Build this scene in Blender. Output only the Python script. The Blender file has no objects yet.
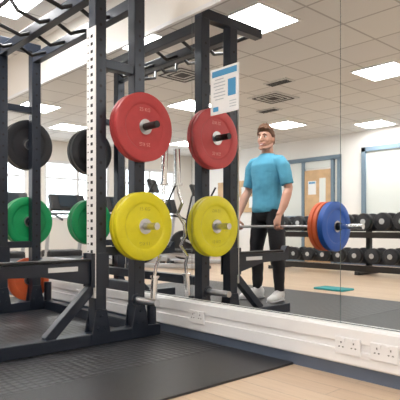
import bpy, bmesh, math, random
from mathutils import Vector, Matrix, noise
random.seed(3)
S=bpy.context.scene
COL=S.collection
S.view_settings.view_transform='Standard'

# ------------------------------------------------------------ materials
def mat(name,col,rough=.5,metal=0.,spec=.5,emit=None,es=0.,noise_amt=0.,nscale=8.,bump=0.,bscale=60.):
    m=bpy.data.materials.new(name); m.use_nodes=True
    nt=m.node_tree; b=nt.nodes['Principled BSDF']
    b.inputs['Base Color'].default_value=(*col,1); b.inputs['Roughness'].default_value=rough
    b.inputs['Metallic'].default_value=metal; b.inputs['Specular IOR Level'].default_value=spec
    if emit: b.inputs['Emission Color'].default_value=(*emit,1); b.inputs['Emission Strength'].default_value=es
    tc=nt.nodes.new('ShaderNodeTexCoord')
    if noise_amt>0:
        n=nt.nodes.new('ShaderNodeTexNoise'); n.inputs['Scale'].default_value=nscale; n.inputs['Detail'].default_value=4
        nt.links.new(tc.outputs['Object'],n.inputs['Vector'])
        r=nt.nodes.new('ShaderNodeValToRGB')
        r.color_ramp.elements[0].color=(*[c*(1-noise_amt) for c in col],1); r.color_ramp.elements[0].position=.3
        r.color_ramp.elements[1].color=(*[min(1,c*(1+noise_amt)) for c in col],1); r.color_ramp.elements[1].position=.7
        nt.links.new(n.outputs['Fac'],r.inputs['Fac']); nt.links.new(r.outputs['Color'],b.inputs['Base Color'])
    if bump>0:
        n=nt.nodes.new('ShaderNodeTexNoise'); n.inputs['Scale'].default_value=bscale; n.inputs['Detail'].default_value=3
        nt.links.new(tc.outputs['Object'],n.inputs['Vector'])
        bp=nt.nodes.new('ShaderNodeBump'); bp.inputs['Strength'].default_value=bump; bp.inputs['Distance'].default_value=.01
        nt.links.new(n.outputs['Fac'],bp.inputs['Height']); nt.links.new(bp.outputs['Normal'],b.inputs['Normal'])
    return m

def brick_mat(name,c1,c2,mort,bw,rh,msize,offset,shift=(0,0,0),rough=.5,rot=0,grain=False,bump=.2):
    m=mat(name,c1,rough); nt=m.node_tree; b=nt.nodes['Principled BSDF']
    tc=nt.nodes.new('ShaderNodeTexCoord'); mp=nt.nodes.new('ShaderNodeMapping')
    mp.inputs['Location'].default_value=shift; mp.inputs['Rotation'].default_value=(0,0,rot)
    br=nt.nodes.new('ShaderNodeTexBrick')
    br.offset=offset; br.squash=1
    br.inputs['Scale'].default_value=1; br.inputs['Brick Width'].default_value=bw; br.inputs['Row Height'].default_value=rh
    br.inputs['Mortar Size'].default_value=msize; br.inputs['Mortar Smooth'].default_value=.1
    br.inputs['Color1'].default_value=(*c1,1); br.inputs['Color2'].default_value=(*c2,1); br.inputs['Mortar'].default_value=(*mort,1)
    nt.links.new(tc.outputs['Object'],mp.inputs['Vector']); nt.links.new(mp.outputs['Vector'],br.inputs['Vector'])
    out=br.outputs['Color']
    if grain:
        mp2=nt.nodes.new('ShaderNodeMapping'); mp2.inputs['Scale'].default_value=(2,30,1); mp2.inputs['Rotation'].default_value=(0,0,rot)
        n=nt.nodes.new('ShaderNodeTexNoise'); n.inputs['Scale'].default_value=2; n.inputs['Detail'].default_value=5
        nt.links.new(tc.outputs['Object'],mp2.inputs['Vector']); nt.links.new(mp2.outputs['Vector'],n.inputs['Vector'])
        mx=nt.nodes.new('ShaderNodeMixRGB'); mx.blend_type='MULTIPLY'; mx.inputs['Fac'].default_value=.35
        nt.links.new(out,mx.inputs['Color1']); 
        rr=nt.nodes.new('ShaderNodeValToRGB'); rr.color_ramp.elements[0].color=(.68,.6,.54,1); rr.color_ramp.elements[0].position=.3; rr.color_ramp.elements[1].position=.65
        nt.links.new(n.outputs['Fac'],rr.inputs['Fac']); nt.links.new(rr.outputs['Color'],mx.inputs['Color2']); out=mx.outputs['Color']
    nt.links.new(out,b.inputs['Base Color'])
    bp=nt.nodes.new('ShaderNodeBump'); bp.inputs['Strength'].default_value=bump; bp.inputs['Distance'].default_value=.004; bp.invert=True
    nt.links.new(br.outputs['Fac'],bp.inputs['Height']); nt.links.new(bp.outputs['Normal'],b.inputs['Normal'])
    return m

M_wall=mat('wall_paint_cream',(.86,.83,.78),.8,noise_amt=.02,nscale=2)
M_wallw=mat('wall_paint_white',(.85,.84,.82),.8,noise_amt=.02,nscale=2)
M_ceil=brick_mat('ceiling_tiles',(.70,.69,.68),(.74,.73,.71),(.46,.45,.44),.6,.6,.012,0,shift=(0,.2,0),rough=.9)
M_floor=brick_mat('oak_planks',(.66,.51,.37),(.60,.45,.32),(.36,.27,.19),1.3,.13,.002,.37,rough=.36,grain=True,rot=0)
M_mirror=mat('mirror_silver',(.91,.93,.925),.0,1.)
M_edge=mat('mirror_edge',(.12,.16,.15),.4)
M_steel=mat('rack_slate_paint',(.018,.024,.038),.33,.2,noise_amt=.1,nscale=3)
M_dark=mat('black_plastic',(.012,.012,.014),.45,noise_amt=.1)
M_strip=mat('white_numbered_strip',(.78,.78,.76),.4,noise_amt=.02)
M_hole=mat('hole_black',(.01,.01,.012),.8)
M_chrome=mat('chrome',(.75,.75,.76),.18,1.)
M_satin=mat('satin_steel',(.55,.55,.56),.32,1.)
M_red=mat('red_rubber',(.50,.055,.06),.5,noise_amt=.06,nscale=20)
M_yel=mat('yellow_rubber',(.74,.66,.01),.45,noise_amt=.04,nscale=20)
M_grn=mat('green_rubber',(.0,.32,.10),.5,noise_amt=.05,nscale=20)
M_blu=mat('blue_rubber',(.01,.09,.42),.45,noise_amt=.05,nscale=20)
M_org=mat('orange_rubber',(.70,.13,.04),.5,noise_amt=.05,nscale=20)
M_blk=mat('black_rubber',(.013,.014,.019),.5,noise_amt=.1,nscale=20)
M_txt=mat('plate_lettering',(.72,.32,.30),.6)
M_label=mat('arm_label',(.75,.75,.75),.6)
M_txt2=mat('plate_lettering_dark',(.48,.42,.03),.6)
M_trunk=mat('white_pvc',(.82,.82,.83),.35,noise_amt=.02)
M_skirt=mat('slate_skirting',(.11,.14,.20),.45,noise_amt=.05)
M_bluef=mat('bluegrey_frame',(.16,.23,.30),.5,noise_amt=.03)
M_glass=mat('pale_glazing',(.72,.76,.74),.12,noise_amt=.03,nscale=1.2)
M_door=mat('oak_door',(.60,.40,.22),.5,noise_amt=.15,nscale=5)
M_light=mat('led_panel',(1,1,1),.5,emit=(1,.985,.965),es=30)
M_vent=mat('vent_grey',(.6,.6,.6),.5); M_ventd=mat('vent_slot',(.05,.05,.05),.7)
M_paper=mat('paper_white',(.85,.87,.88),.5,noise_amt=.01)
M_pblue=mat('poster_blue',(.05,.30,.58),.5); M_pgrey=mat('poster_text',(.45,.5,.55),.6)
M_teal=mat('teal_foam',(.02,.28,.30),.7,noise_amt=.05)
M_skin=mat('skin',(.60,.33,.24),.5,noise_amt=.05,nscale=15)
M_hair=mat('brown_hair',(.13,.060,.030),.7,noise_amt=.35,nscale=60,bump=.6,bscale=120)
M_shirt=mat('light_blue_cotton',(.10,.38,.56),.85,noise_amt=.05,nscale=10,bump=.15,bscale=25)
M_trous=mat('black_jersey',(.014,.014,.018),.8,noise_amt=.1,nscale=10,bump=.2,bscale=20)
M_shoe=mat('white_trainer',(.78,.78,.78),.55,noise_amt=.04); M_sole=mat('trainer_sole',(.45,.46,.48),.6)
M_lip=mat('lips',(.48,.16,.14),.5); M_teeth=mat('teeth',(.85,.82,.76),.3); M_eye=mat('eye_white',(.8,.8,.78),.3); M_iris=mat('iris',(.04,.03,.02),.2)
M_screen=mat('console_screen',(.02,.03,.04),.15)
M_belt=mat('belt_black',(.03,.03,.03),.7)
M_silver=mat('silver_plastic',(.5,.5,.51),.4,.3)

def stud_mat():
    m=mat('rubber_tile_studded',(.035,.036,.04),.40); nt=m.node_tree; b=nt.nodes['Principled BSDF']
    tc=nt.nodes.new('ShaderNodeTexCoord'); v=nt.nodes.new('ShaderNodeTexVoronoi'); v.inputs['Scale'].default_value=22; v.inputs['Randomness'].default_value=.15
    nt.links.new(tc.outputs['Object'],v.inputs['Vector'])
    bp=nt.nodes.new('ShaderNodeBump'); bp.inputs['Strength'].default_value=.8; bp.inputs['Distance'].default_value=.008; bp.invert=True
    nt.links.new(v.outputs['Distance'],bp.inputs['Height']); nt.links.new(bp.outputs['Normal'],b.inputs['Normal'])
    r=nt.nodes.new('ShaderNodeValToRGB'); r.color_ramp.elements[0].color=(.075,.077,.085,1); r.color_ramp.elements[1].color=(.018,.018,.021,1); r.color_ramp.elements[1].position=.55
    nt.links.new(v.outputs['Distance'],r.inputs['Fac']); nt.links.new(r.outputs['Color'],b.inputs['Base Color'])
    return m
M_stud=stud_mat()
M_mat=mat('rubber_mat_smooth',(.026,.026,.030),.42,noise_amt=.5,nscale=120,bump=.2,bscale=200)

# ------------------------------------------------------------ geometry helpers
class G:
    def __init__(s,name,loc=(0,0,0),local=False):
        s.e=bpy.data.objects.new(name,None); COL.objects.link(s.e); s.e.location=loc
        s.e.empty_display_size=.1
        s.off=Vector((0,0,0)) if local else Vector(loc)
def finish(name,bm,mats,grp=None,smooth=False,loc=None):
    if not isinstance(mats,(list,tuple)): mats=[mats]
    bmesh.ops.recalc_face_normals(bm,faces=bm.faces[:])
    if grp: bmesh.ops.translate(bm,verts=bm.verts[:],vec=-grp.off)
    elif loc is not None: bmesh.ops.translate(bm,verts=bm.verts[:],vec=-Vector(loc))
    me=bpy.data.meshes.new(name); bm.to_mesh(me); bm.free()
    for m in mats: me.materials.append(m)
    if smooth:
        for p in me.polygons: p.use_smooth=True
    o=bpy.data.objects.new(name,me); COL.objects.link(o)
    if grp: o.parent=grp.e
    elif loc is not None: o.location=loc
    if smooth:
        md=o.modifiers.new('ws','EDGE_SPLIT'); md.split_angle=math.radians(40)
    return o
def abox(bm,c,s,rot=None,bev=0.,mi=0):
    r=bmesh.ops.create_cube(bm,size=1); vs=r['verts']
    bmesh.ops.scale(bm,verts=vs,vec=s)
    fs=list({f for v in vs for f in v.link_faces})
    if bev>0:
        es=list({e for v in vs for e in v.link_edges})
        rr=bmesh.ops.bevel(bm,geom=es,offset=bev,segments=2,affect='EDGES',profile=.5)
        vs=list({v for f in rr['faces'] for v in f.verts}|{v for v in vs if v.is_valid})
        fs=list({f for v in vs for f in v.link_faces})
    if rot is not None: bmesh.ops.transform(bm,matrix=rot,verts=vs)
    bmesh.ops.translate(bm,verts=vs,vec=c)
    for f in fs: f.material_index=mi
    return vs
def box(name,c,s,m,grp=None,bev=0.,rot=None):
    bm=bmesh.new(); abox(bm,c,s,rot,bev); return finish(name,bm,m,grp,loc=None if grp else c)
def boxr(name,a,b,m,grp=None,bev=0.):
    c=[(a[i]+b[i])/2 for i in range(3)]; s=[abs(b[i]-a[i]) for i in range(3)]
    return box(name,c,s,m,grp,bev)
def loft(bm,pts,rad,segs=16,ref=(1,0,0),mi=0,cap=.4):
    pts=[Vector(p) for p in pts]; ref=Vector(ref); rings=[]
    n=len(pts)
    pu=None
    for i,p in enumerate(pts):
        t=(pts[min(i+1,n-1)]-pts[max(i-1,0)]).normalized()
        rf=pu if pu is not None else ref
        u=(rf-rf.dot(t)*t)
        if u.length<1e-4: u=t.orthogonal()
        u.normalize(); v=t.cross(u); pu=u
        r=rad[i] if isinstance(rad,(list,tuple)) else rad
        a,b=r if isinstance(r,(list,tuple)) else (r,r)
        rings.append([bm.verts.new(p+u*a*math.cos(2*math.pi*k/segs)+v*b*math.sin(2*math.pi*k/segs)) for k in range(segs)])
    fs=[]
    for i in range(n-1):
        for k in range(segs):
            fs.append(bm.faces.new((rings[i][k],rings[i][(k+1)%segs],rings[i+1][(k+1)%segs],rings[i+1][k])))
    for ring,p,q,idx in ((rings[0],pts[0],pts[1],0),(rings[-1],pts[-1],pts[-2],-1)):
        r=rad[idx] if isinstance(rad,(list,tuple)) else rad
        a=min(r) if isinstance(r,(list,tuple)) else r
        c=bm.verts.new(p+(p-q).normalized()*a*cap)
        for k in range(segs): fs.append(bm.faces.new((ring[k],ring[(k+1)%segs],c)))
    for f in fs: f.material_index=mi
def tube(name,pts,rad,m,grp=None,segs=16,cap=0.,loc=None):
    bm=bmesh.new(); loft(bm,pts,rad,segs,cap=cap); return finish(name,bm,m,grp,smooth=True,loc=loc)
def alathe(bm,prof,c,axis='x',segs=56,mi=0,matfn=None):
    rings=[]
    for k in range(segs):
        t=2*math.pi*k/segs; cs,sn=math.cos(t),math.sin(t)
        ring=[]
        for r,a in prof:
            if axis=='x': v=(a,r*cs,r*sn)
            elif axis=='y': v=(r*cs,a,r*sn)
            else: v=(r*cs,r*sn,a)
            ring.append(bm.verts.new(Vector(v)+Vector(c)))
        rings.append(ring)
    n=len(prof)
    for k in range(segs):
        A,B=rings[k],rings[(k+1)%segs]
        for i in range(n):
            j=(i+1)%n
            f=bm.faces.new((A[i],A[j],B[j],B[i]))
            f.material_index=matfn(max(prof[i][0],prof[j][0])) if matfn else mi
def sphere(bm,c,r,seg=24,mi=0,rot=None):
    q=bmesh.ops.create_uvsphere(bm,u_segments=seg,v_segments=seg//2,radius=1); vs=q['verts']
    bmesh.ops.scale(bm,verts=vs,vec=r if isinstance(r,(tuple,list)) else (r,r,r))
    if rot is not None: bmesh.ops.transform(bm,matrix=rot,verts=vs)
    bmesh.ops.translate(bm,verts=vs,vec=c)
    for f in {f for v in vs for f in v.link_faces}: f.material_index=mi
    return vs
def remesh(o,vox,it=4):
    o.modifiers.clear()
    m=o.modifiers.new('r','REMESH'); m.mode='VOXEL'; m.voxel_size=vox; m.use_smooth_shade=True
    s=o.modifiers.new('s','SMOOTH'); s.iterations=it; s.factor=.5
    dg=bpy.context.evaluated_depsgraph_get(); dg.update()
    me=bpy.data.meshes.new_from_object(o.evaluated_get(dg)); o.modifiers.clear()
    mats=list(o.data.materials); o.data=me
    if not me.materials:
        for x in mats: me.materials.append(x)
    for p in me.polygons: p.use_smooth=True

Z0=.012
# ------------------------------------------------------------ man (built first, seen through the mirror)
MX,MY=-3.58,.62; MS=1.03
by,bz=MY+.135*MS,.785; bc=-3.475
mg=G('man',(MX,MY,Z0),local=True)
mg.e.scale=(MS,MS,MS)
def mpart(name,bm,mats,vox=None,it=3):
    o=finish(name,bm,mats,mg,smooth=True)
    if vox: remesh(o,vox,it)
    return o
def vl(secs,segs=24):
    loft(bm,[(0,s[3] if len(s)>3 else 0,s[0]) for s in secs],[(s[1],s[2]) for s in secs],segs,cap=.2)
HD=Vector((0,.004,-.018))
def turn(vs,yaw=-0.22,pitch=-.02,c=Vector((0,0,1.55))):
    R=Matrix.Rotation(yaw,3,'Z')@Matrix.Rotation(pitch,3,'X')
    for v in vs: v.co=R@((v.co-c)*1.04)+c+HD
bm=bmesh.new()
vl([(.86,.125,.085,-.01),(.95,.140,.09,-.01),(1.05,.140,.10),(1.15,.145,.10),(1.28,.165,.11),(1.38,.168,.108),(1.44,.12,.08),(1.48,.070,.066,-.01),(1.52,.060,.062,-.008),(1.59,.056,.060,0)])
for s in (1,-1):
    loft(bm,[(s*.08,0,1.43),(s*.172,0,1.405),(s*.208,0,1.35),(s*.238,-.005,1.24),(s*.266,-.015,1.13),(s*.278,.03,1.06),(s*.282,.08,.96),(s*.276,.12,.89),(s*.272,.15,.855)],
         [.04,.055,.055,.049,.042,.046,.041,.031,(.032,.024)],18,ref=(0,1,0))
    loft(bm,[(s*.075,-.01,.93),(s*.095,-.005,.85),(s*.12,.005,.68),(s*.135,.01,.50),(s*.14,-.015,.36),(s*.145,-.02,.2),(s*.15,-.02,.09),(s*.15,-.02,.05)],
         [.07,.070,.064,.050,.048,.040,.036,.038],18)
nb=len(bm.verts)
HC=Vector((0,.012,1.655))
def headpt(x,y,z):
    sx=.075;sy=.096;sz=.118
    if z<0: sx*=1-.24*(-z)**1.8; sy*=1-.10*(-z)
    return Vector((x*sx,y*sy+(.016*(-z) if z<-.3 and y>0 else 0),z*sz))+HC
vs=sphere(bm,(0,0,0),1,48)
for v in vs:
    x,y,z=v.co; p=headpt(x,y,z)
    for s in (1,-1):
        d=((p.x-s*.031)/.020)**2+((p.z-1.668)/.014)**2
        if p.y>.05: p.y-=.008*math.exp(-d)
    v.co=p
loft(bm,[(0,.101,1.680),(0,.112,1.660),(0,.123,1.638),(0,.116,1.628)],[.007,.009,.012,.010],12)
for s in (1,-1):
    sphere(bm,(s*.010,.108,1.633),.009,10)
    loft(bm,[(s*.012,.099,1.688),(s*.032,.097,1.692),(s*.050,.082,1.686)],[.006,.007,.005],10,ref=(0,0,1))
    sphere(bm,(s*.077,.002,1.655),(.009,.019,.032),16)
    sphere(bm,(s*.040,.072,1.635),(.022,.021,.022),16)
loft(bm,[(-.03,.088,1.600),(0,.102,1.594),(.03,.088,1.600)],[(.016,.008),(.020,.010),(.016,.008)],12,ref=(0,0,1))
sphere(bm,(0,.091,1.560),(.026,.018,.017),16)
for s in (1,-1): loft(bm,[(s*.062,.0,1.60),(s*.052,.045,1.572),(s*.02,.082,1.556)],[.014,.016,.016],10)
bm.verts.ensure_lookup_table(); turn(bm.verts[nb:])
mpart('body',bm,M_skin,.0062,2)
zb=(bz-Z0)/MS
for s,n in ((1,'right'),(-1,'left')):
    hx=s*.27; yb=.135; dz=zb-.763
    bm=bmesh.new()
    loft(bm,[(hx+s*.004,.130,.890),(hx+s*.002,.150,.85+dz),(hx,.166,.81+dz),(hx,.167,.775+dz)],[(.026,.025),(.033,.022),(.042,.018),(.042,.014)],16,ref=(1,0,0))
    for k,(dx,r,l) in enumerate(((-.032,.0090,1.),(-.011,.0095,1.06),(.011,.0092,1.),(.031,.0080,.86))):
        fx=hx+s*dx
        loft(bm,[(fx,yb+.032,zb+.012),(fx,yb+.027,zb-.014),(fx,yb+.006,zb-.026*l),(fx,yb-.016,zb-.021*l),(fx,yb-.026,zb-.002),(fx,yb-.022,zb+.012*l)],[r,r*1.05,r,r*.98,r*.92,r*.75],10)
    loft(bm,[(hx-s*.026,yb+.030,zb+.062),(hx-s*.044,yb+.018,zb+.042),(hx-s*.050,yb-.008,zb+.026),(hx-s*.040,yb-.024,zb+.010),(hx-s*.026,yb-.027,zb-.006)],[.013,.012,.011,.010,.008],12)
    mpart('hand_'+n,bm,M_skin)
def fpart(name,m):
    turn(bm.verts[:]); return mpart(name,bm,m)
bm=bmesh.new()
for s in (1,-1): sphere(bm,(s*.031,.0875,1.668),(.0135,.009,.0075),14)
fpart('eyes',M_eye)
bm=bmesh.new()
for s in (1,-1): sphere(bm,(s*.031,.095,1.668),(.0065,.003,.0068),12)
fpart('irises',M_iris)
bm=bmesh.new()
for s in (1,-1): loft(bm,[(s*.013,.105,1.689),(s*.03,.105,1.696),(s*.049,.090,1.689)],[.004,.0055,.003],8)
fpart('eyebrows',M_hair)
bm=bmesh.new()
loft(bm,[(-.031,.095,1.609),(-.015,.108,1.602),(0,.1135,1.600),(.015,.108,1.602),(.031,.095,1.609)],[.003,.004,.005,.004,.003],10,ref=(0,0,1))
loft(bm,[(-.031,.095,1.609),(-.015,.107,1.590),(0,.112,1.585),(.015,.107,1.590),(.031,.095,1.609)],[.003,.0045,.0055,.0045,.003],10,ref=(0,0,1))
fpart('lips',M_lip)
bm=bmesh.new(); loft(bm,[(-.025,.099,1.605),(-.012,.1095,1.597),(0,.1135,1.593),(.012,.1095,1.597),(.025,.099,1.605)],[(.003,.002),(.006,.003),(.007,.003),(.006,.003),(.003,.002)],10,ref=(0,0,1)); fpart('teeth',M_teeth)
def hline(y):
    K=[(-1,-.55),(-.25,-.40),(-.05,-.05),(.12,.0),(.30,.28),(.5,.46),(1,.54)]
    for (a,b),(c,d) in zip(K,K[1:]):
        if y<=c: return b+(d-b)*(y-a)/(c-a)
    return .54
bm=bmesh.new()
vs=sphere(bm,(0,0,0),1,80)
for v in vs:
    x,y,z=v.co; p=headpt(x,y,z); nrm=(p-HC).normalized()
    k=(z-hline(y))/.14; k=max(0,min(1,k)); k=k*k*(3-2*k)
    top=max(0,z)**1.2
    st=noise.noise(Vector((x*9,y*3,z*9)))
    t=.009+.018*top+.022*top*max(0,y+.25)+st*.010*(.4+top)
    p=p+nrm*(t*k-.012*(1-k))
    if top>.5 and y>0: p.y+=.010*k*y
    v.co=p
fpart('hair',M_hair)
bm=bmesh.new()
vl([(.915,.176,.128,-.005),(.94,.177,.130),(1.05,.166,.122),(1.16,.166,.120),(1.28,.182,.126),(1.375,.186,.124),(1.43,.150,.100),(1.475,.092,.080,-.008),(1.492,.074,.071,-.008)])
for s in (1,-1):
    loft(bm,[(s*.08,0,1.425),(s*.168,0,1.405),(s*.212,.0,1.35),(s*.240,-.004,1.24),(s*.258,-.010,1.165)],[.055,.066,.068,.065,.066],20,ref=(0,1,0),cap=0)
sh=mpart('t_shirt',bm,M_shirt,.008,4)
for v in sh.data.vertices:
    n=noise.noise(Vector((v.co.x*6,v.co.y*6,v.co.z*9)))+.4*noise.noise(Vector((v.co.x*18,v.co.y*18,v.co.z*22)))
    k=.009 if v.co.z<1.3 else .004
    v.co+=v.normal*n*k
bm=bmesh.new()
vl([(.80,.10,.09,-.005),(.86,.165,.112,-.008),(.93,.172,.116,-.008),(1.0,.158,.11)])
for s in (1,-1):
    loft(bm,[(s*.085,-.01,.93),(s*.098,-.008,.82),(s*.12,.0,.66),(s*.135,.012,.50),(s*.14,-.012,.36),(s*.145,-.018,.2),(s*.15,-.02,.10)],[(.088,.10),(.092,.098),(.082,.088),(.068,.071),(.063,.067),(.054,.057),(.046,.049)],20,cap=0)
tr=mpart('trousers',bm,M_trous,.008,4)
for v in tr.data.vertices:
    n=noise.noise(Vector((v.co.x*7,v.co.y*7,v.co.z*12)))
    v.co+=v.normal*n*.006
for s,n in ((1,'right'),(-1,'left')):
    ca=Matrix.Translation((s*.15,.0,0))@Matrix.Rotation(-s*.22,4,'Z')
    bm=bmesh.new()
    loft(bm,[(0,-.085,.055),(0,-.06,.06),(0,0,.062),(0,.06,.052),(0,.12,.040),(0,.175,.034),(0,.20,.030)],[(.030,.05),(.038,.062),(.040,.062),(.043,.050),(.047,.038),(.040,.030),(.02,.018)],20)
    loft(bm,[(0,-.03,.06),(0,-.025,.135)],[(.045,.055),(.044,.05)],18,cap=0)
    for v in bm.verts: v.co.z=max(v.co.z,.012)
    bmesh.ops.transform(bm,matrix=ca,verts=bm.verts[:])
    mpart('trainer_'+n,bm,M_shoe,.006,3)
    bm=bmesh.new()
    loft(bm,[(0,-.10,.0125),(0,-.06,.0125),(0,0,.0125),(0,.06,.0125),(0,.12,.0125),(0,.18,.0125),(0,.212,.0125)],[(.022,.0125),(.042,.0125),(.042,.0125),(.044,.0125),(.050,.0125),(.044,.0125),(.02,.0125)],20,cap=0)
    bmesh.ops.transform(bm,matrix=ca,verts=bm.verts[:])
    mpart('sole_'+n,bm,M_sole)
    bm=bmesh.new()
    for q in range(4): loft(bm,[(-.022,.045+q*.022,.103-q*.009),(0,.045+q*.022,.110-q*.010),(.022,.045+q*.022,.103-q*.009)],.004,8)
    bmesh.ops.transform(bm,matrix=ca,verts=bm.verts[:])
    mpart('laces_'+n,bm,M_sole)

# ------------------------------------------------------------ room shell
W=2.4; H=2.75; XL=-11.; XR=3.; YB=-4.8
boxr('floor',(XL-.1,YB-.1,-.1),(XR+.1,W+.1,0),M_floor)
boxr('ceiling',(XL-.1,YB-.1,H),(XR+.1,W+.1,H+.1),M_ceil)
boxr('wall_front',(XL-.1,W+.008,0),(XR+.1,W+.12,H),M_wall)
boxr('wall_back',(XL-.1,YB-.12,0),(XR+.1,YB,H),M_wallw)
boxr('wall_right',(XR,YB,0),(XR+.12,W,H),M_wall)
wins=[(-4.2,-2.5),(-2.1,-.4),(0.,1.7)]
bm=bmesh.new()
def bb(a,b): abox(bm,[(a[i]+b[i])/2 for i in range(3)],[abs(b[i]-a[i]) for i in range(3)])
bb((XL-.12,YB,0),(XL,W,.95)); bb((XL-.12,YB,2.3),(XL,W,H))
ys=[YB]+[v for w in wins for v in w]+[W]
for i in range(0,len(ys),2): bb((XL-.12,ys[i],.95),(XL,ys[i+1],2.3))
finish('wall_left',bm,M_wall)
for i,(a,b) in enumerate(wins):
    bm=bmesh.new()
    abox(bm,(XL-.05,(a+b)/2,.98),(.14,b-a,.06)); abox(bm,(XL-.05,(a+b)/2,2.27),(.08,b-a,.06))
    for y in (a+.03,(a+b)/2,b-.03): abox(bm,(XL-.05,y,1.62),(.08,.06,1.3))
    abox(bm,(XL-.05,(a+b)/2,1.9),(.07,b-a,.04))
    finish('window_%d'%(i+1),bm,M_trunk)
w=bpy.data.worlds.new('World'); S.world=w; w.use_nodes=True
w.node_tree.nodes['Background'].inputs[0].default_value=(.90,.95,1,1); w.node_tree.nodes['Background'].inputs[1].default_value=4

edges=[-9.945,-8.745,-7.545,-6.345,-5.145,-3.945,-2.745,-1.545,-.345,.855,2.055]
for i in range(len(edges)-1):
    boxr('mirror_panel' if i==0 else 'mirror_panel.%03d'%i,(edges[i]+.002,W,.275),(edges[i+1]-.002,W+.006,2.27),M_mirror)
boxr('trim_1',(edges[0],W+.004,.26),(edges[-1],W+.0085,2.29),M_edge)
boxr('trim_2',(edges[0],W-.012,2.27),(edges[-1],W+.008,2.30),M_trunk)
bm=bmesh.new()
abox(bm,((XL+XR)/2,W-.022,.17),(XR-XL,.06,.20),bev=.008)
abox(bm,((XL+XR)/2,W-.055,.225),(XR-XL,.012,.072),bev=.004)
abox(bm,((XL+XR)/2,W-.055,.115),(XR-XL,.012,.075),bev=.004)
finish('trim_3',bm,M_trunk)
boxr('baseboard_front',(XL,W-.03,0),(XR,W+.008,.072),M_skirt)
boxr('baseboard_back',(XL,YB,0),(XR,YB+.02,.1),M_skirt)
boxr('baseboard_left',(XL,YB,0),(XL+.02,W,.1),M_skirt)
def socket(x,nm):
    g=G(nm,(x,W-.061,.17))
    box('face_plate',(x,W-.066,.17),(.146,.01,.086),M_trunk,g,.003)
    bm=bmesh.new()
    for s in (-.036,.036):
        for dx,dz,sx,sz in ((0,.017,.005,.01),(-.011,-.006,.008,.005),(.011,-.006,.008,.005)):
            abox(bm,(x+s+dx,W-.0715,.17+dz),(sx,.002,sz))
    finish('pin_slots',bm,M_hole,g)
    bm=bmesh.new()
    for s in (-.02,.02): abox(bm,(x+s,W-.073,.20),(.012,.006,.016),bev=.001)
    finish('switches',bm,M_trunk,g)
for i,x in enumerate((-1.46,-1.26,-2.62,-4.2)): socket(x,'wall_socket' if i==0 else 'wall_socket.%03d'%i)

pans=[(-3.3,1.1),(-3.3,-1.3),(-6.3,-3.1),(-5.1,-4.3),(-9.3,-.1),(-6.3,-.7),(-4.5,1.7),(-.3,1.1),(-.3,-1.3),(-.3,-3.7),(1.5,-.1),(-9.3,-3.1),(-8.1,1.1),(-2.7,-3.7),(-10.5,1.7),(1.5,-3.1)]
for i,(x,y) in enumerate(pans):
    nm='ceiling_light' if i==0 else 'ceiling_light.%03d'%i
    g=G(nm,(x,y,H))
    bm=bmesh.new()
    for dx,dy,sx,sy in ((0,.29,.6,.02),(0,-.29,.6,.02),(.29,0,.02,.56),(-.29,0,.02,.56)): abox(bm,(x+dx,y+dy,H-.008),(sx,sy,.016))
    finish('frame',bm,M_trunk,g)
    box('diffuser',(x,y,H-.006),(.56,.56,.008),M_light,g)
def vent(x,y,nm,sx=.56,sy=.56):
    g=G(nm,(x,y,H)); box('plate',(x,y,H-.008),(sx,sy,.016),M_vent,g,.003)
    bm=bmesh.new()
    if sx>.5:
        for k in (.22,.14): 
            for dx,dy,a,b in ((0,k,2*k,.025),(0,-k,2*k,.025),(k,0,.025,2*k),(-k,0,.025,2*k)): abox(bm,(x+dx,y+dy,H-.019),(a,b,.006))
        abox(bm,(x,y,H-.019),(.16,.16,.006))
    else:
        for k in range(3): abox(bm,(x,y-sy/2+.05+k*(sy-.1)/2,H-.019),(sx*.85,.03,.006))
    finish('slots',bm,M_ventd,g)
vent(-5.1,-1.3,'ceiling_vent'); vent(-5.7,-1.9,'ceiling_vent.001',.4,.2); vent(-5.1,.5,'ceiling_vent.002',.56,.56); vent(-7.5,-2.5,'ceiling_vent.003'); vent(-4.5,-.7,'ceiling_vent.004',.4,.2)

g=G('glazed_screen',(-7.04,YB,0))
y=YB+.03
bm=bmesh.new()
for x in (-7.9,-7.12,-6.35,-6.19): abox(bm,(x,y,1.13),(.07,.06,2.26))
abox(bm,(-7.045,y,2.28),(1.78,.06,.09)); abox(bm,(-7.5,y,.05),(.8,.06,.1)); abox(bm,(-7.5,y,1.0),(.8,.05,.06))
finish('frame',bm,M_bluef,g)
boxr('glazing',(-7.87,YB+.005,.1),(-7.15,YB+.02,2.25),M_glass,g)
boxr('top_light',(-7.09,YB+.005,2.08),(-6.38,YB+.02,2.25),M_glass,g)
g=G('door_1',(-6.73,YB,0))
boxr('door_leaf',(-7.08,YB+.005,.01),(-6.39,YB+.045,2.04),M_door,g,.004)
boxr('vision_panel',(-6.68,YB+.04,1.0),(-6.52,YB+.05,1.85),M_glass,g)
tube('handle',[(-7.0,YB+.045,1.02),(-7.0,YB+.09,1.02),(-6.88,YB+.09,1.02)],.01,M_satin,g,10)
g=G('wall_notice',(-6.9,YB+.05,1.6)); boxr('sheet',(-6.98,YB+.046,1.5),(-6.77,YB+.049,1.8),M_paper,g); boxr('heading',(-6.96,YB+.049,1.74),(-6.79,YB+.051,1.78),M_pblue,g)
g=G('window_4',(-4.3,YB,0))
bm=bmesh.new()
for x in (-5.61,-4.3,-3.0): abox(bm,(x,y,1.65),(.09,.06,1.5))
abox(bm,(-4.3,y,2.36),(2.7,.06,.09)); abox(bm,(-4.3,y,.93),(2.7,.06,.07))
finish('frame',bm,M_bluef,g)
boxr('glazing',(-5.57,YB+.005,.96),(-3.04,YB+.02,2.32),M_glass,g)
g=G('notice_board',(-9.2,YB,1.5)); boxr('cork',(-9.9,YB,1.15),(-8.6,YB+.03,1.95),M_door,g); 
bm=bmesh.new()
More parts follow.
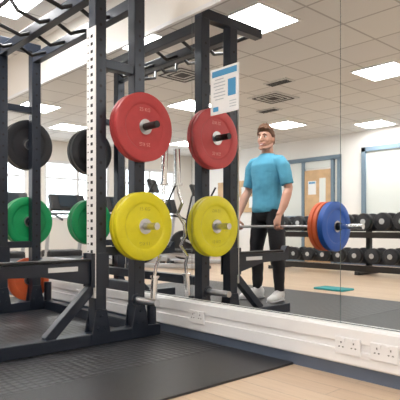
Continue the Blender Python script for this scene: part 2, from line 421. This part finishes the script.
for k in range(5): abox(bm,(-9.72+k*.26,YB+.032,1.4+.25*(k%2)),(.2,.004,.28))
finish('papers',bm,M_paper,g)

boxr('rubber_mat',(-5.6,-.3,0),(-2.35,W-.035,.012),M_stud)
boxr('rubber_mat.001',(-2.347,-.3,0),(-1.83,W-.035,.012),M_mat)
bm=bmesh.new(); abox(bm,(-3.67,-.75,.0125),(.42,.26,.025),bev=.008); finish('foam_pad',bm,M_teal,loc=(-3.67,-.75,0))

# ------------------------------------------------------------ squat rack
RX,LX=-2.98,-4.62; FY,RY=1.78,2.09; RH=2.40
PY=2.065
HR=(.28,.785,1.455); HL=(.28,.83,1.55)
rk=G('squat_rack',(-3.8,1.8,Z0))
U=.085
for sx,x in (('right',RX),('left',LX)):
    for sy,yv in (('front',FY),('rear',RY)):
        boxr('upright_%s_%s'%(sx,sy),(x-U/2,yv-U/2,Z0+.08),(x+U/2,yv+U/2,RH),M_steel,rk,.006)
    boxr('base_beam_'+sx,(x-.045,1.05,Z0),(x+.045,2.27,Z0+.08),M_steel,rk,.006)
    boxr('top_beam_'+sx,(x-.04,FY-.35,RH-.005),(x+.04,RY+.045,RH+.075),M_steel,rk,.006)
    boxr('strip_'+sx,(x-.056,FY-U/2-.006,.32),(x+.056,FY-U/2,2.08),M_strip,rk,.002)
    bm=bmesh.new()
    z=.37
    while z<2.05:
        abox(bm,(x+.01,FY-U/2-.0065,z),(.026,.003,.020),bev=.001)
        abox(bm,(x-.035,FY-U/2-.0065,z),(.012,.003,.007))
        z+=.05
    z=.4
    while z<2.3:
        for yv in (FY,RY):
            alathe(bm,[(.0,-.001),(.0,.001),(.010,.001),(.010,-.001)],(x+U/2,yv,z),segs=12)
            alathe(bm,[(.0,-.001),(.0,.001),(.010,.001),(.010,-.001)],(x-U/2,yv,z),segs=12)
        z+=.1
    finish('adjustment_holes_'+sx,bm,M_hole,rk)
    a=Vector((x,1.42,Z0+.07)); b=Vector((x,FY-.03,.40)); d=b-a
    ang=math.atan2(d.z,d.y)
    box('foot_brace_'+sx,(a+b)/2,(.06,d.length,.06),M_steel,rk,.005,Matrix.Rotation(ang,4,'X'))
    bm=bmesh.new()
    for yv in (FY,RY):
        for s in (-1,1):
            xx=x+s*(U/2+.004)
            vs=[bm.verts.new((xx+t,yv+q,zz)) for t in (-.004,.004) for q,zz in ((-.075,Z0+.03),(.075,Z0+.03),(.04,.24),(-.04,.24))]
            bm.faces.new(vs[:4]); bm.faces.new(vs[4:])
            for k in range(4): bm.faces.new((vs[k],vs[(k+1)%4],vs[4+(k+1)%4],vs[4+k]))
            for q,zz in ((-.025,.12),(.025,.12),(0,.2)):
                loft(bm,[(xx+s*.003,yv+q,zz),(xx+s*.012,yv+q,zz)],.009,6,cap=0)
    finish('gussets_'+sx,bm,M_steel,rk)
    for zz in (.62,1.86):
        boxr('side_tie_%s_%d'%(sx,int(zz*10)),(x-.03,FY+U/2,zz-.03),(x+.03,RY-U/2,zz+.03),M_steel,rk,.004)
    bm=bmesh.new()
    zt=.56
    pr=[(FY-U/2-.01,zt),(1.12,zt-.01),(1.08,zt+.05),(1.05,zt+.05),(1.05,zt-.075),(1.4,zt-.085),(FY-U/2-.01,zt-.16)]
    L=[bm.verts.new((x-.03,p,q)) for p,q in pr]; R_=[bm.verts.new((x+.03,p,q)) for p,q in pr]
    bm.faces.new(L); bm.faces.new(R_)
    for k in range(len(pr)): bm.faces.new((L[k],L[(k+1)%len(pr)],R_[(k+1)%len(pr)],R_[k]))
    finish('spotter_arm_'+sx,bm,M_steel,rk)
    boxr('spotter_pad_'+sx,(x-.034,1.13,zt-.004),(x+.034,FY-U/2-.012,zt+.014),M_dark,rk,.004)
    boxr('spotter_label_'+sx,(x+.030,1.42,zt-.06),(x+.032,1.62,zt-.03),M_label,rk)
    bm=bmesh.new(); abox(bm,(x-.049,FY-.01,zt-.06),(.008,.13,.22)); abox(bm,(x+.049,FY-.01,zt-.06),(.008,.13,.22)); abox(bm,(x,FY-.06,zt-.06),(.09,.012,.22)); finish('spotter_bracket_'+sx,bm,M_steel,rk)
    s=1 if sx=='right' else -1
    for i,zz in enumerate(HR if s>0 else HL):
        x0=x+s*U/2-s*.01
        tube('plate_peg_%s_%d'%(sx,i),[(x0,PY,zz),(x0+s*.24,PY,zz)],.0235,M_satin if i<2 else M_dark,rk,20)
        tube('peg_flange_%s_%d'%(sx,i),[(x0,PY,zz),(x0+s*.016,PY,zz)],.042,M_steel,rk,20)
    tube('bar_holder_'+sx,[(x,2.22,Z0+.08),(x,2.22,.26)],.035,M_steel,rk,16)
for nm,yv,zz,h in (('rear_base_cross',2.2,Z0+.04,.08),('rear_top_cross',RY,RH-.06,.08),('rear_mid_cross',RY,.36,.07)):
    boxr(nm,(LX+.04,yv-.035,zz-h/2),(RX-.04,yv+.035,zz+h/2),M_steel,rk,.005)
boxr('front_top_cross',(LX+.04,FY-.035,RH-.10),(RX-.04,FY+.035,RH-.02),M_steel,rk,.005)
tube('pullup_bar',[(LX,FY-.3,RH+.03),(RX,FY-.3,RH+.03)],.017,M_dark,rk)
bm=bmesh.new()
for k in range(4):
    x=LX+.3+k*(RX-LX-.6)/3
    loft(bm,[(x-.06,FY-.3,RH+.03),(x-.02,FY-.26,RH-.06),(x,FY-.1,RH-.11),(x+.02,FY,RH-.07)],.015,12)
    loft(bm,[(x,FY,RH-.06),(x,FY+.15,RH-.13),(x,RY,RH-.06)],.015,12)
finish('angled_grips',bm,M_dark,rk,True)

# ------------------------------------------------------------ plates
def plate(name,c,m,R=.225,t=.055,axis='x',txt=None,tm=None,face=1):
    h=t/2
    half=[(.026,h),(.052,h),(.056,h-.006),(.066,h-.010),(R*.66,h-.010),(R*.70,h-.002),(R*.73,h),(R*.95,h),(R,h-.008)]
    prof=half+[(r,-a) for r,a in reversed(half)]
    bm=bmesh.new(); alathe(bm,prof,c,axis,72,matfn=lambda r:1 if r<.054 else 0)
    o=finish(name,bm,[m,M_satin],smooth=True,loc=c)
    if txt:
        for up,s in ((1,txt),(-1,txt)):
            cu=bpy.data.curves.new('lettering','FONT'); cu.body=s; cu.size=.034; cu.align_x='CENTER'; cu.align_y='CENTER'; cu.extrude=.0006
            cu.materials.append(tm or M_txt)
            q=bpy.data.objects.new('lettering',cu); COL.objects.link(q); q.parent=o
            q.location=(h-.009,0,up*R*.50); q.rotation_euler=(math.radians(90),0,math.radians(90))
            if up<0: q.rotation_euler=(Matrix.Rotation(math.pi,3,'X')@Matrix.Rotation(math.radians(90),3,'Z')@Matrix.Rotation(math.radians(90),3,'X')).to_euler()
    return o
xr=RX+U/2+.008
PR=.232
plate('red_bumper_plate',(xr+.025,PY,HR[2]),M_red,PR,.045)
plate('red_bumper_plate.001',(xr+.072,PY,HR[2]),M_red,PR,.045,txt='25 KG')
plate('yellow_bumper_plate',(xr+.025,PY,HR[1]),M_yel,PR,.045)
plate('yellow_bumper_plate.001',(xr+.072,PY,HR[1]),M_yel,PR,.045,txt='15 KG',tm=M_txt2)
xl=LX-U/2-.008
plate('black_bumper_plate',(xl-.03,PY,HL[2]),M_blk,PR,.055)
plate('black_bumper_plate.001',(xl-.087,PY,HL[2]),M_blk,PR,.055)
plate('green_bumper_plate',(xl-.03,PY,HL[1]),M_grn,PR,.055)
plate('green_bumper_plate.001',(xl-.087,PY,HL[1]),M_grn,PR,.055)
plate('orange_bumper_plate',(xl-.03,PY,HL[0]+.01),M_org,.2,.045)

# ------------------------------------------------------------ EZ curl bar
ez=G('ez_curl_bar',(RX,2.3,.1))
tube('lower_sleeve',[(RX,2.225,.10),(RX,2.25,.42)],.024,M_chrome,ez,20)
tube('upper_sleeve',[(RX,2.335,1.10),(RX,2.345,1.36)],.024,M_chrome,ez,20)
pts=[]
zs=[.42,.50,.56,.64,.72,.80,.88,.96,1.04,1.10]; off=[0,0,.03,-.035,.03,.03,-.035,.03,0,0]
for z,o_ in zip(zs,off): pts.append((RX+o_,2.25+(z-.42)/.68*.085,z))
tube('shaft',pts,.013,M_chrome,ez,12)
bm=bmesh.new(); loft(bm,[(RX,2.249,.415),(RX,2.2505,.43)],.034,20,cap=0); loft(bm,[(RX,2.3345,1.09),(RX,2.335,1.105)],.034,20,cap=0); finish('collars',bm,M_chrome,ez,True)

# ------------------------------------------------------------ poster on mirror
px0,px1=-2.55,-2.29
g=G('safety_poster',(-2.42,W-.001,1.69))
boxr('sheet',(px0,W-.003,1.53),(px1,W-.0005,1.835),M_paper,g)
boxr('header',(px0+.015,W-.0042,1.78),(px1-.015,W-.003,1.82),M_pblue,g)
bm=bmesh.new()
for k in range(7): abox(bm,(px0+.085,W-.0036,1.76-k*.022),(.11 if k%3 else .08,.0012,.006))
for k in range(3): abox(bm,(px1-.05,W-.0036,1.60-k*.018),(.06,.0012,.005))
finish('text_lines',bm,M_pgrey,g)
box('picture',((px0+px1)/2+.07,W-.0036,1.69),(.07,.0012,.11),M_pblue,g)
box('logo',(px0+.05,W-.0036,1.565),(.05,.0012,.03),M_pblue,g)

# ------------------------------------------------------------ barbell held
bg=G('barbell',(bc,by,bz))
tube('shaft',[(bc-.66,by,bz),(bc+.66,by,bz)],.014,M_satin,bg,16)
for s,n in ((1,'right'),(-1,'left')):
    tube('sleeve_'+n,[(bc+s*.665,by,bz),(bc+s*1.10,by,bz)],.0245,M_chrome,bg,24)
    tube('collar_'+n,[(bc+s*.640,by,bz),(bc+s*.667,by,bz)],.038,M_chrome,bg,24)
    tube('clip_'+n,[(bc+s*.845,by,bz),(bc+s*.875,by,bz)],.036,M_dark,bg,20)
    plate('loaded_orange_plate' if s>0 else 'loaded_orange_plate.001',(bc+s*.695,by,bz),M_org,.225,.05)
    plate('loaded_orange_plate.002' if s>0 else 'loaded_orange_plate.003',(bc+s*.746,by,bz),M_org,.225,.05)
    plate('loaded_blue_plate' if s>0 else 'loaded_blue_plate.001',(bc+s*.808,by,bz),M_blu,.225,.07)

# ------------------------------------------------------------ dumbbell rack
dy=-3.0
dg=G('dumbbell_rack',(-4.6,dy,0))
x0,x1=-6.35,-2.7
bm=bmesh.new()
for x in (x0,(x0+x1)/2,x1):
    abox(bm,(x,dy,.03),(.08,.62,.06),bev=.005)
    abox(bm,(x,dy-.08,.41),(.07,.09,.78),rot=None,bev=.005)
rt=Matrix.Rotation(math.radians(-14),4,'X')
for z,yy in ((.16,dy+.08),(.70,dy-.02)):
    for q in (-.13,.13):
        abox(bm,(( x0+x1)/2,yy+q*.97,z-q*.24),(x1-x0,.075,.03),rot=rt,bev=.003)
    abox(bm,((x0+x1)/2,yy+.20,z-.05),(x1-x0,.012,.10),rot=rt)
finish('frame',bm,M_dark,dg)
bm=bmesh.new(); bm2=bmesh.new()
for z,yy,sp,r in ((.16,dy+.08,.31,.135),(.70,dy-.02,.33,.15)):
    n=int((x1-x0-.1)/sp)
    for k in range(n):
        x=x0+.2+k*sp; rr=r*(.84+.2*k/n)
        cz=z+.015+rr+.01
        for s in (-1,1):
            y0=yy+s*.13
            alathe(bm,[(0,-.05),(rr*.55,-.05),(rr*.6,-.045),(rr*.95,-.045),(rr,-.035),(rr,.035),(rr*.95,.045),(rr*.6,.045),(rr*.55,.05),(0,.05)],(x,y0,cz-s*.0),'y',24)
            loft(bm2,[(x,y0+s*.05,cz),(x,y0+s*.053,cz)],rr*.32,16,cap=0)
        loft(bm2,[(x,yy-.09,cz),(x,yy+.09,cz)],.017,10,cap=0)
finish('dumbbell_heads',bm,M_blk,dg,True); finish('dumbbell_handles',bm2,M_satin,dg,True)

# ------------------------------------------------------------ treadmills
def treadmill(nm,loc,rz):
    g=G(nm,loc,local=True); g.e.rotation_euler=(0,0,rz)
    boxr('deck',(-.40,-.85,.06),(.40,.75,.17),M_silver,g,.02)
    boxr('belt',(-.26,-.84,.165),(.26,.45,.176),M_belt,g,.004)
    boxr('motor_hood',(-.38,.45,.14),(.38,.88,.30),M_dark,g,.04)
    bm=bmesh.new()
    for s in (-1,1):
        for yy in (-.75,.65): abox(bm,(s*.34,yy,.03),(.08,.1,.06),bev=.005)
    finish('feet',bm,M_dark,g)
    for s in (-1,1):
        tube('mast_%s'%('right' if s>0 else 'left'),[(s*.37,.62,.17),(s*.38,.50,.8),(s*.37,.42,1.22)],[(.035,.05)]*3,M_silver,g)
        tube('handrail_%s'%('right' if s>0 else 'left'),[(s*.37,.44,1.05),(s*.38,.2,1.02),(s*.38,-.1,.92)],.022,M_dark,g,12)
    box('console',(0,.42,1.28),(.80,.09,.36),M_dark,g,.03,Matrix.Rotation(math.radians(-22),4,'X'))
    box('display',(0,.37,1.31),(.42,.01,.24),M_screen,g,.002,Matrix.Rotation(math.radians(-22),4,'X'))
    tube('crossbar',[(-.37,.36,1.05),(.37,.36,1.05)],.022,M_dark,g,12)
for i,(x,yv) in enumerate(((-9.4,.9),(-9.4,-.35),(-9.4,-1.6),(-9.4,-2.85))):
    treadmill('treadmill' if i==0 else 'treadmill.%03d'%i,(x,yv,0),math.radians(90))

def elliptical(nm,loc,rz):
    g=G(nm,loc,local=True); g.e.rotation_euler=(0,0,rz)
    boxr('base_rail',(-.07,-.8,.02),(.07,.8,.10),M_silver,g,.02)
    bm=bmesh.new()
    for yy in (-.75,.75): abox(bm,(0,yy,.03),(.55,.1,.06),bev=.01)
    finish('stabilisers',bm,M_dark,g)
    bm=bmesh.new(); alathe(bm,[(0,-.09),(.28,-.09),(.31,-.06),(.31,.06),(.28,.09),(0,.09)],(0,.5,.40),'x',32); finish('flywheel_cover',bm,M_dark,g,True)
    tube('mast',[(0,.45,.6),(0,.30,1.1),(0,.28,1.5)],[(.05,.05),(.04,.04),(.035,.035)],M_silver,g)
    box('console',(0,.26,1.55),(.34,.07,.26),M_dark,g,.02,Matrix.Rotation(math.radians(-20),4,'X'))
    for s in (-1,1):
        n='right' if s>0 else 'left'
        tube('arm_'+n,[(s*.27,.4,.45),(s*.27,.25+s*.08,1.0),(s*.26,.12+s*.12,1.4),(s*.20,.0+s*.14,1.62)],.02,M_dark,g,12)
        tube('link_'+n,[(s*.2,.5,.4+s*.15),(s*.2,-.1,.3),(s*.2,-.65,.22)],.025,M_silver,g,12)
        box('pedal_'+n,(s*.2,-.25,.34),(.14,.38,.05),M_dark,g,.015)
elliptical('elliptical_trainer',(-8.0,-2.6,0),math.radians(60))
elliptical('elliptical_trainer.001',(-7.6,-1.2,0),math.radians(60))

# ------------------------------------------------------------ camera
cam=bpy.data.cameras.new('camera'); co=bpy.data.objects.new('camera',cam); COL.objects.link(co)
co.location=(0,0,.78); co.rotation_euler=(math.radians(90),0,math.radians(47.95))
cam.sensor_width=36; cam.lens=46.6; cam.shift_y=.0675; cam.clip_start=.05
cam.dof.use_dof=True; cam.dof.focus_distance=4.3; cam.dof.aperture_fstop=4.5
S.camera=co
